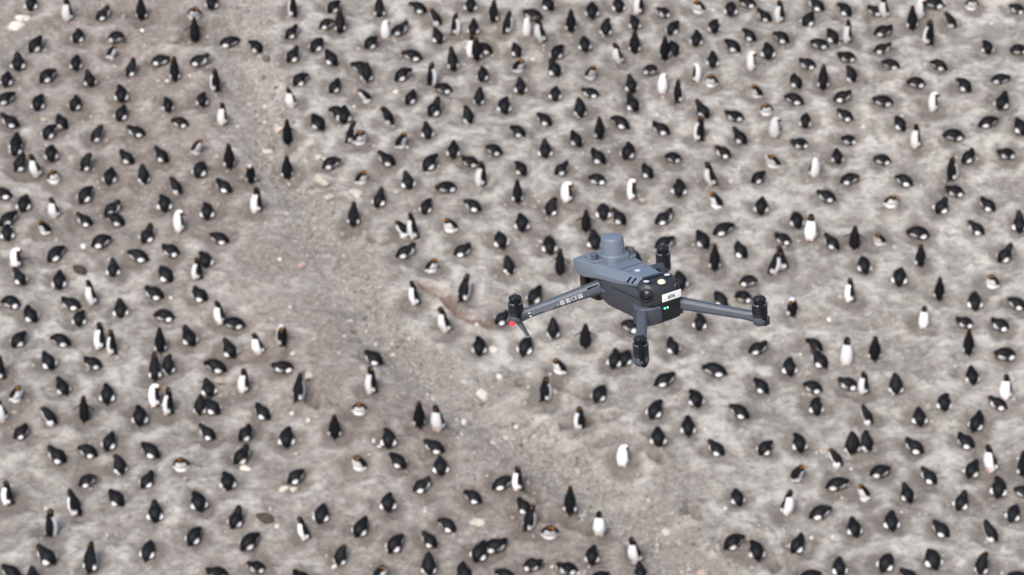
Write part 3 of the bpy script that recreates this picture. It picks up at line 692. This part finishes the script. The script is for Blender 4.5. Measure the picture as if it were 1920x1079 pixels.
def text(name, s, size, m, origin, xdir, ydir, parent, thick=.12, align='CENTER'):
    cu = bpy.data.curves.new(name, 'FONT'); cu.body = s; cu.size = size; cu.extrude = thick; cu.align_x = align; cu.align_y = 'CENTER'
    t = bpy.data.objects.new(name, cu); C.objects.link(t)
    dg = bpy.context.evaluated_depsgraph_get(); me_ = bpy.data.meshes.new_from_object(t.evaluated_get(dg)); bpy.data.objects.remove(t)
    me_.materials.clear(); me_.materials.append(m)
    o = bpy.data.objects.new(name, me_); C.objects.link(o); o.parent = parent
    X_ = Vector(xdir).normalized(); Y_ = Vector(ydir).normalized(); Z_ = X_.cross(Y_)
    o.matrix_local = Matrix((X_, Y_, Z_)).transposed().to_4x4(); o.location = origin
    return o

# upper shell: a tapering deck with sloping flanks (y is forward, so the nose is at +121)
def shell_ring(y, wt, zt, wl, zl, inset=2.2):
    return [(-wl, y, zl), (-wl-.6, y, zl+(zt-zl)*.42), (-wt-1, y, zt-inset), (-wt+2, y, zt), (wt-2, y, zt), (wt+1, y, zt-inset), (wl+.6, y, zl+(zt-zl)*.42), (wl, y, zl)]
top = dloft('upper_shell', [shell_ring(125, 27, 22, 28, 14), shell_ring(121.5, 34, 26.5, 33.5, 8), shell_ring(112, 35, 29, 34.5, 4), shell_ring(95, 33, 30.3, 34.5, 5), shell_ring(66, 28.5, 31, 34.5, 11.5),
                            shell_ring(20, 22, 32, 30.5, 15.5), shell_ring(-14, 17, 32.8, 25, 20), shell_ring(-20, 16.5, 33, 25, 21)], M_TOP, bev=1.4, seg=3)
box('nose_sensor', (0, 124.5, 17), (50, 3, 11), M_GLOSS, top, .8)
for s in (-1,):
    for k, yy in enumerate((-1.5, -10.5)):
        xx = -24.9+k*2.2
        box('vent_slot', (xx, yy, 27.0+k*.5), (1.6, 2.9, 9.5), M_GLOSS, top, .3, Matrix.Rotation(R(50), 3, 'Y'))
box('vent_slot', (25.3, -1.5, 26.4), (3.4, 2.6, 8.5), M_GLOSS, top, .3); box('vent_slot', (23, -10.5, 26.4), (3.4, 2.6, 8.5), M_GLOSS, top, .3)
turned('logo_mark', (-3.5, 7.5, 32.45), [(.1, 0), (4.2, 0), (4.0, .25), (.1, .25)], M_PRINT, top, 24).scale = (1, 1, 1)
# seams, screws and small marks
for s in (-1, 1):
    for (xx, yy, zz) in ((s*24, 104, 29.6), (s*14, 12, 32.1)):
        turned('screw', (xx, yy, zz-.2), [(1.6, 0), (1.5, .45), (.9, .5), (.8, .25), (.1, .25)], M_BLK, top, 14)
box('deck_seam', (0, 28, 32.0), (38, .7, .6), M_BLK, top)
# lower body
def low_ring(y, w, zt, zb, wb, c=6):
    return [(-w+1, y, zt), (-w, y, zt-6), (-w, y, zb+13), (-w+3, y, zb+c), (-wb, y, zb), (wb, y, zb), (w-3, y, zb+c), (w, y, zb+13), (w, y, zt-6), (w-1, y, zt)]
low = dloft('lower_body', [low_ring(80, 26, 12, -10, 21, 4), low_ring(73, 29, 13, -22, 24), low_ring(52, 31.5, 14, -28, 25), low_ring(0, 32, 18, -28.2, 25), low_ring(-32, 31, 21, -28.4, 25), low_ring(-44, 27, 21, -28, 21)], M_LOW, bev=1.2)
# side ledge and panel line on the near flank
for s in (-1, 1):
    box('flank_ledge', (s*31.5, 60, -4), (5, 24, 4), M_ARM, low, 1)
    box('panel_seam', (s*32.1, -2, 8.5), (.9, 66, .7), M_BLK, low)
# rear head with the sensors
def head_ring(y, w, z0, z1, c=5):
    return [(-w, y, z0), (-w, y, z1-c), (-w+c, y, z1), (w-c, y, z1), (w, y, z1-c), (w, y, z0)]
head = dloft('sensor_head', [head_ring(-19.5, 24, 8, 31, 6), head_ring(-26, 30.5, 4, 32, 6), head_ring(-38, 30.5, 0, 31, 7), head_ring(-46, 26, -1, 28, 8), head_ring(-51, 18, -1, 20, 6)], M_HEAD, bev=1.6, seg=3)
box('glass_panel', (1, -24.5, 32.4), (33, 9.5, 1.2), M_GLOSS, head, .3)
turned('beacon', (0, -44, 28.2), [(6.0, 0), (5.8, 1.8), (4.6, 3.6), (2.4, 4.7), (.2, 5)], M_BEACON, head)
for s in (-1, 1):
    q = turned('vision_window', (s*18, -33, 31.0), [(6.6, 0), (6.4, 1.0), (4.7, 1.2), (4.6, .6), (.2, .6)], M_BLK, None)
    turned('lens', (s*18, -33, 31.7), [(4.4, 0), (4.3, .35), (2.5, .8), (.1, 1)], M_PRINT, q)
    ax = Vector((s*.72, -.68, .12))
    e = turned('vision_sensor', (s*25.5, -42.5, 15.5), [(10, -3), (10, 1.6), (8.6, 3.0), (7.4, 1.4), (.2, 1.4)], M_BLK, None, axis=ax)
    turned('lens', Vector((s*25.5, -42.5, 15.5))+ax*1.2, [(6.9, 0), (5.6, 1.5), (3.4, 2.4), (.1, 2.7)], M_GLOSS, e, axis=ax)
    turned('lens_core', Vector((s*25.5, -42.5, 15.5))+ax*3.7, [(2.9, 0), (2.7, .4), (.1, .5)], M_BRN, e, axis=ax)
    turned('light_window', Vector((s*20.5, -48, 1.5)), [(4.2, -2), (4.1, .8), (3, 1.3), (.1, 1.4)], M_BRN, head, axis=(s*.55, -.83, 0))
box('head_seam', (0, -39.5, 31.1), (44, .6, .5), M_BLK, head)
for s in (-1, 1): box('cheek_groove', (s*30.9, -32, 12), (.6, 9, 1.2), M_GLOSS, head)
box('belly_skid', (0, -20, -29.2), (30, 34, 2.2), M_BLK, low, .6)
# battery, sticker, charge lights
bat = prism('battery', [(-8, -38), (30.5, -38), (30, -44), (26, -49), (16, -51.5), (-8, -52)], -27.8, 7, M_BLK, bev=1.4)
stk = box('sticker', (10, -52.6, 8.2), (33, .5, 11.5), M_WHT, None, .1)
stk.rotation_euler = (0, 0, 0)
box('sticker_backing', (10, -50.2, 8.2), (32.4, 4.6, 11.2), M_BLK, head)
text('sticker_text', '#06', 8.0, M_INK, (9, -53.1, 8.0), (1, 0, 0), (0, 0, 1), stk)
for dx in (-2.6, 2.4): turned('charge_light', (dx, -51.8, -7.5), [(1.3, 0), (1.25, .5), (.1, .6)], M_GREEN, bat, 16, axis=(0, -1, 0))
# rear shoulder blocks where the back arms fold out
for s in (-1, 1):
    poly = [(s*29, -12), (s*36, -22), (s*38.5, -34), (s*36, -43), (s*24, -50), (s*(7.5 if s < 0 else 31), -52 if s < 0 else -44), (s*(7.5 if s < 0 else 30), -36), (s*18, -14)]
    if s > 0: poly = [(29, -12), (36, -22), (38.5, -34), (36, -43), (31.5, -45), (31.5, -36), (29, -20)]
    sh = prism('shoulder', poly, -28.6, -6.5, M_LOW, bev=1.5)
    prism('shoulder_cap', [(x*1.005, y*1.005) for x, y in poly], -6.3, -2.4, M_ARM, sh, 1.4, .93)
# arms
def arm(name, a, b, wa, ha, wb, hb, m, mid=None):
    a = Vector(a); b = Vector(b); d = (b-a).normalized(); sd_ = Vector((0, 0, 1)).cross(d).normalized(); up = d.cross(sd_)
    rings = []
    for t, w_, h_ in ((0, wa*1.05, ha*1.08), (.12, wa, ha), (.5, (wa+wb)/2*.98, (ha+hb)/2*.97), (.86, wb, hb), (1, wb*1.08, hb*1.25)):
        p = a+(b-a)*t; w2, h2 = w_/2, h_/2
        rings.append([p+sd_*x*w2+up*z*h2 for x, z in ((-1, -.55), (-1, .5), (-.55, 1), (.55, 1), (1, .5), (1, -.55), (.6, -1), (-.6, -1))])
    return dloft(name, rings, m, None, 1.0, 2), d, sd_, up
def motor(parent, x, y, blade, rear, dz):
    base = dloft('motor_mount', [[(x+math.cos(q)*r, y+math.sin(q)*r, z+dz) for q in [2*math.pi*k/28 for k in range(28)]] for r, z in ((7.5, -45 if rear else -43), (9.6, -43 if rear else -41), (11.2, -38), (11.2, -31.5))], M_ARM, parent, .8)
    bell = turned('motor', (x, y, dz), [(10.7, -31.4), (10.9, -29.5), (10.9, -16), (10.6, -14.2)], M_BLK)
    turned('rim', (x, y, dz), [(11.2, -14.4), (11.3, -13.2), (10.6, -12.4), (8.6, -12.3), (8.4, -14.4)], M_MET, bell)
    turned('groove', (x, y, dz), [(11.0, -28.6), (11.05, -28.2), (11.0, -27.8)], M_MET, bell)
    hub = turned('propeller_hub', (x, y, dz), [(6.6, -12.6), (6.8, -9.6), (8.6, -9.2), (8.9, -5.2), (7.6, -3.6), (4.2, -2.2), (1.6, -.4), (.1, 0)], M_BLK, bell)
    turned('cap_stud', (x, y, dz), [(2.4, -1.8), (2.3, .5), (1.4, 1.2), (.1, 1.3)], M_MET, bell)
    for k in range(6):
        q = 2*math.pi*k/6+.3
        box('hub_rib', (x+8.4*math.cos(q), y+8.4*math.sin(q), -7.2+dz), (1.6, 1.6, 3.4), M_GLOSS, bell)
    for sgn in (0, 1):
        if blade is None: continue
        q = blade+(sgn-.5)*.05; d = Vector((math.cos(q), math.sin(q), 0)); n_ = Vector((-d.y, d.x, 0))
        rings = []
        for r, ch, tw, th in ((6, 3, 10, 1.2), (14, 4.6, 9, 1.0), (28, 5.8, 8, .9), (48, 5.6, 6, .7), (64, 4.8, 5, .6), (78, 3.2, 4, .5), (82, 1.5, 3, .3)):
            cdir = n_*math.cos(R(tw))+Vector((0, 0, 1))*math.sin(R(tw)); nd = d.cross(cdir)
            o_ = Vector((x, y, -4.5-sgn*2.6+dz))+d*r
            rings.append([o_+cdir*ch*.45, o_+cdir*ch*.1+nd*th, o_-cdir*ch*.55, o_+cdir*ch*.1-nd*th*.4])
        dloft('propeller_blade', rings, M_BLADE, bell)
    return base
VIEW = math.atan2(-math.cos(yaw), -math.sin(yaw))   # heading towards the camera in the drone's frame
HUBS = {'fn': (-131, 131, -4), 'ff': (131, 131, 0), 'rn': (-103, -131, 7), 'rf': (103, -131, 7)}
BL = {'fn': VIEW+.05, 'ff': VIEW+.02, 'rn': VIEW-.02, 'rf': VIEW+.0}      # folding blades swung together
for key, (x, y, dz) in HUBS.items():
    s = -1 if x < 0 else 1; rear = y < 0
    if rear: o, d, sd_, up = arm('arm', (s*33, -40, -13), (x-s*2, y+4, -33.5+dz), 15, 16, 13.5, 13, M_ARM)
    else: o, d, sd_, up = arm('arm', (s*27, 66, -2), (x-s*3, y-2, -34.5+dz), 16, 17.5, 13.5, 14, M_ARM)
    base = motor(o, x, y, BL[key], rear, dz)
    if not rear:
        box('hinge_slot', Vector((s*40, 75, -3.5))+Vector((0, -9.0, 2.2)), (17, 2.0, 5.5), M_GLOSS, o, .3, d.to_track_quat('X', 'Z').to_matrix() if s > 0 else (-d).to_track_quat('X', 'Z').to_matrix())
        # landing leg under the motor and a red navigation light
        rings = []
        for t, w_, h_ in ((0, 10, 7.5), (.3, 8, 6), (.8, 5.5, 4.2), (1, 5, 4)):
            p = Vector((x, y, -37+dz)).lerp(Vector((x+s*-8, y-14, -62+dz)), t)
            rings.append([p+Vector((math.cos(q)*w_*.62, math.sin(q)*h_*.62, 0)) for q in [2*math.pi*k/12 for k in range(12)]])
        leg = dloft('landing_leg', rings, M_ARM, None, .5)
        turned('rubber_foot', (x-s*8, y-14, -62+dz), [(3, 0), (3.1, -2), (2.2, -3)], M_PRINT2, leg, 20)
        turned('navigation_light', (x+s*8, y-2.5 if s < 0 else y+5, -41.5+dz), [(3.9, -2), (3.7, 2.4), (2.6, 3.8), (.1, 4.4)], M_RED, o, 24, axis=(s*.75, -.35 if s < 0 else .6, -.45))
        if s < 0:
            # printed conformity marks on the flank that faces the camera
            nrm = Vector((d.y, -d.x, 0)).normalized()
            if nrm.y > 0: nrm = -nrm
            xd = -d if (-d).dot(Vector((1, 0, 0))) > 0 else d
            yd = Vector((0, 0, 1)) - xd*xd.z; yd.normalize(); 
            zz = xd.cross(yd)
            a_ = Vector((-27, 66, -2)); b_ = Vector((x+3, y-2, -34.5+dz))
            def on(t, h): 
                wl = (16+(13.5-16)*t)/2+.35
                return a_.lerp(b_, t)+zz*wl+yd*h
            text('print', 'CE', 8.2, M_PRINT, on(.33, -.5), xd, yd, o, .1)
            for t_, w_ in ((.255, 6.2), (.405, 5.6), (.475, 5.8)):
                c_ = on(t_, -.6); q = Matrix((xd, zz, yd)).transposed()
                fr = box('print', c_, (w_, .3, 6.4), M_PRINT, o, 0, q)
                for (ux, uz, wx, wz) in ((-.24, .2, .22, .3), (.22, .18, .2, .36), (-.02, -.24, .5, .16)):
                    box('print_cell', c_+xd*ux*w_+yd*uz*6.4+zz*.18, (w_*wx, .3, 6.4*wz), M_ARM, o, 0, q)
            q = Matrix((xd, zz, yd)).transposed()
            turned('print_disc', on(.53, -1), [(2.2, 0), (2.1, .3), (.1, .3)], M_PRINT2, o, 18, axis=zz)
            for t_, w_, h_, hh in ((.64, 19, 1.2, .9), (.64, 19, -1.4, .9), (.66, 15, -3.6, .8), (.79, 17, 1.6, .8), (.79, 14, -1.0, .8)):
                box('print_line', on(t_, h_-.5), (w_, .3, hh), M_PRINT2, o, 0, q)
            box('print', on(.87, 1.6), (3.4, .3, 1.8), M_PRINT, o, 0, q); box('print', on(.87, -3.6), (2.8, .3, 2.6), M_PRINT, o, 0, q)
            box('print_line', on(.93, -1.8), (9, .3, 3.2), M_LOW, o, 0, q)
    else:
        ax = Vector((s*.25, -.95, -.2))
        lp = turned('status_light', (x+s*2.5, y-10.0, -41+dz), [(4.4, -2), (4.2, 1), (3, 1.8), (.1, 2.0)], M_BLK, None, 24, axis=ax)
        turned('lens', Vector((x+s*2.5, y-10.0, -41+dz))+ax*1.6, [(2.4, 0), (2.2, .6), (.1, .8)], M_GLOSS, lp, 18, axis=ax)
        if s > 0: box('end_cap', (x+10, y-3, -40+dz), (4, 9, 12), M_LOW, o, 1.2)
# antenna module on the deck
poly = [(-19, 83), (-13, 91), (13, 91), (20, 84), (22, 62), (14, 50), (-12, 48.5), (-20, 56)]
base = prism('antenna_base', poly, 31.2, 39.3, M_TOP, bev=.7, shrink=.985)
prism('base_foot', [(x*1.03, (y-70)*1.04+70) for x, y in poly], 30.2, 32.6, M_TOP, base, .6)
for s, yy in ((-1, 81), (1, 62)):
    prism('ear', [(s*15, yy+9), (s*26, yy+7), (s*32.5, yy), (s*29, yy-8), (s*15, yy-14)], 30.9, 34.2, M_TOP, base, .9)
    turned('thumb_screw', (s*25.5, yy-.5, 0), [(4.4, 33.8), (4.6, 35), (4.6, 40.6), (5.2, 40.8), (5.2, 42.6), (4.4, 43.3), (.1, 43.4)], M_ARM, base, 24)
turned('antenna_dome', (0, 70, 0), [(18.4, 39.0), (17.6, 39.8), (17.2, 40.8), (17.0, 42.5), (16.1, 61.3), (15.6, 63.4), (14.6, 65.0), (13.6, 65.5), (.1, 65.8)], M_TOP, base, 56)
# gimbal camera slung under the nose
gim = prism('gimbal_mount', [(-20, 84), (20, 84), (22, 112), (-22, 112)], -6, 8, M_BRN, bev=2)
for s in (-1, 1): box('gimbal_arm', (s*24, 112, -9), (6, 13, 26), M_BRN, gim, 2)
cb_ = box('camera_body', (0, 112, -20), (40, 32, 30), M_BRN, None, 5)
turned('camera_lens', (0, 128.5, -20), [(11, -3), (11, 3), (9, 4), (8, 2.5), (.1, 3)], M_GLOSS, cb_, axis=(0, 1, 0))
box('belly_pod', (-8, 88, -21), (34, 18, 20), M_BRN, gim, 4)

for o in drone.children_recursive:
    assert o.parent == drone or o.parent.parent == drone, o.name
assert len(set(b['label'] for b in birds if 'label' in b)) == 300
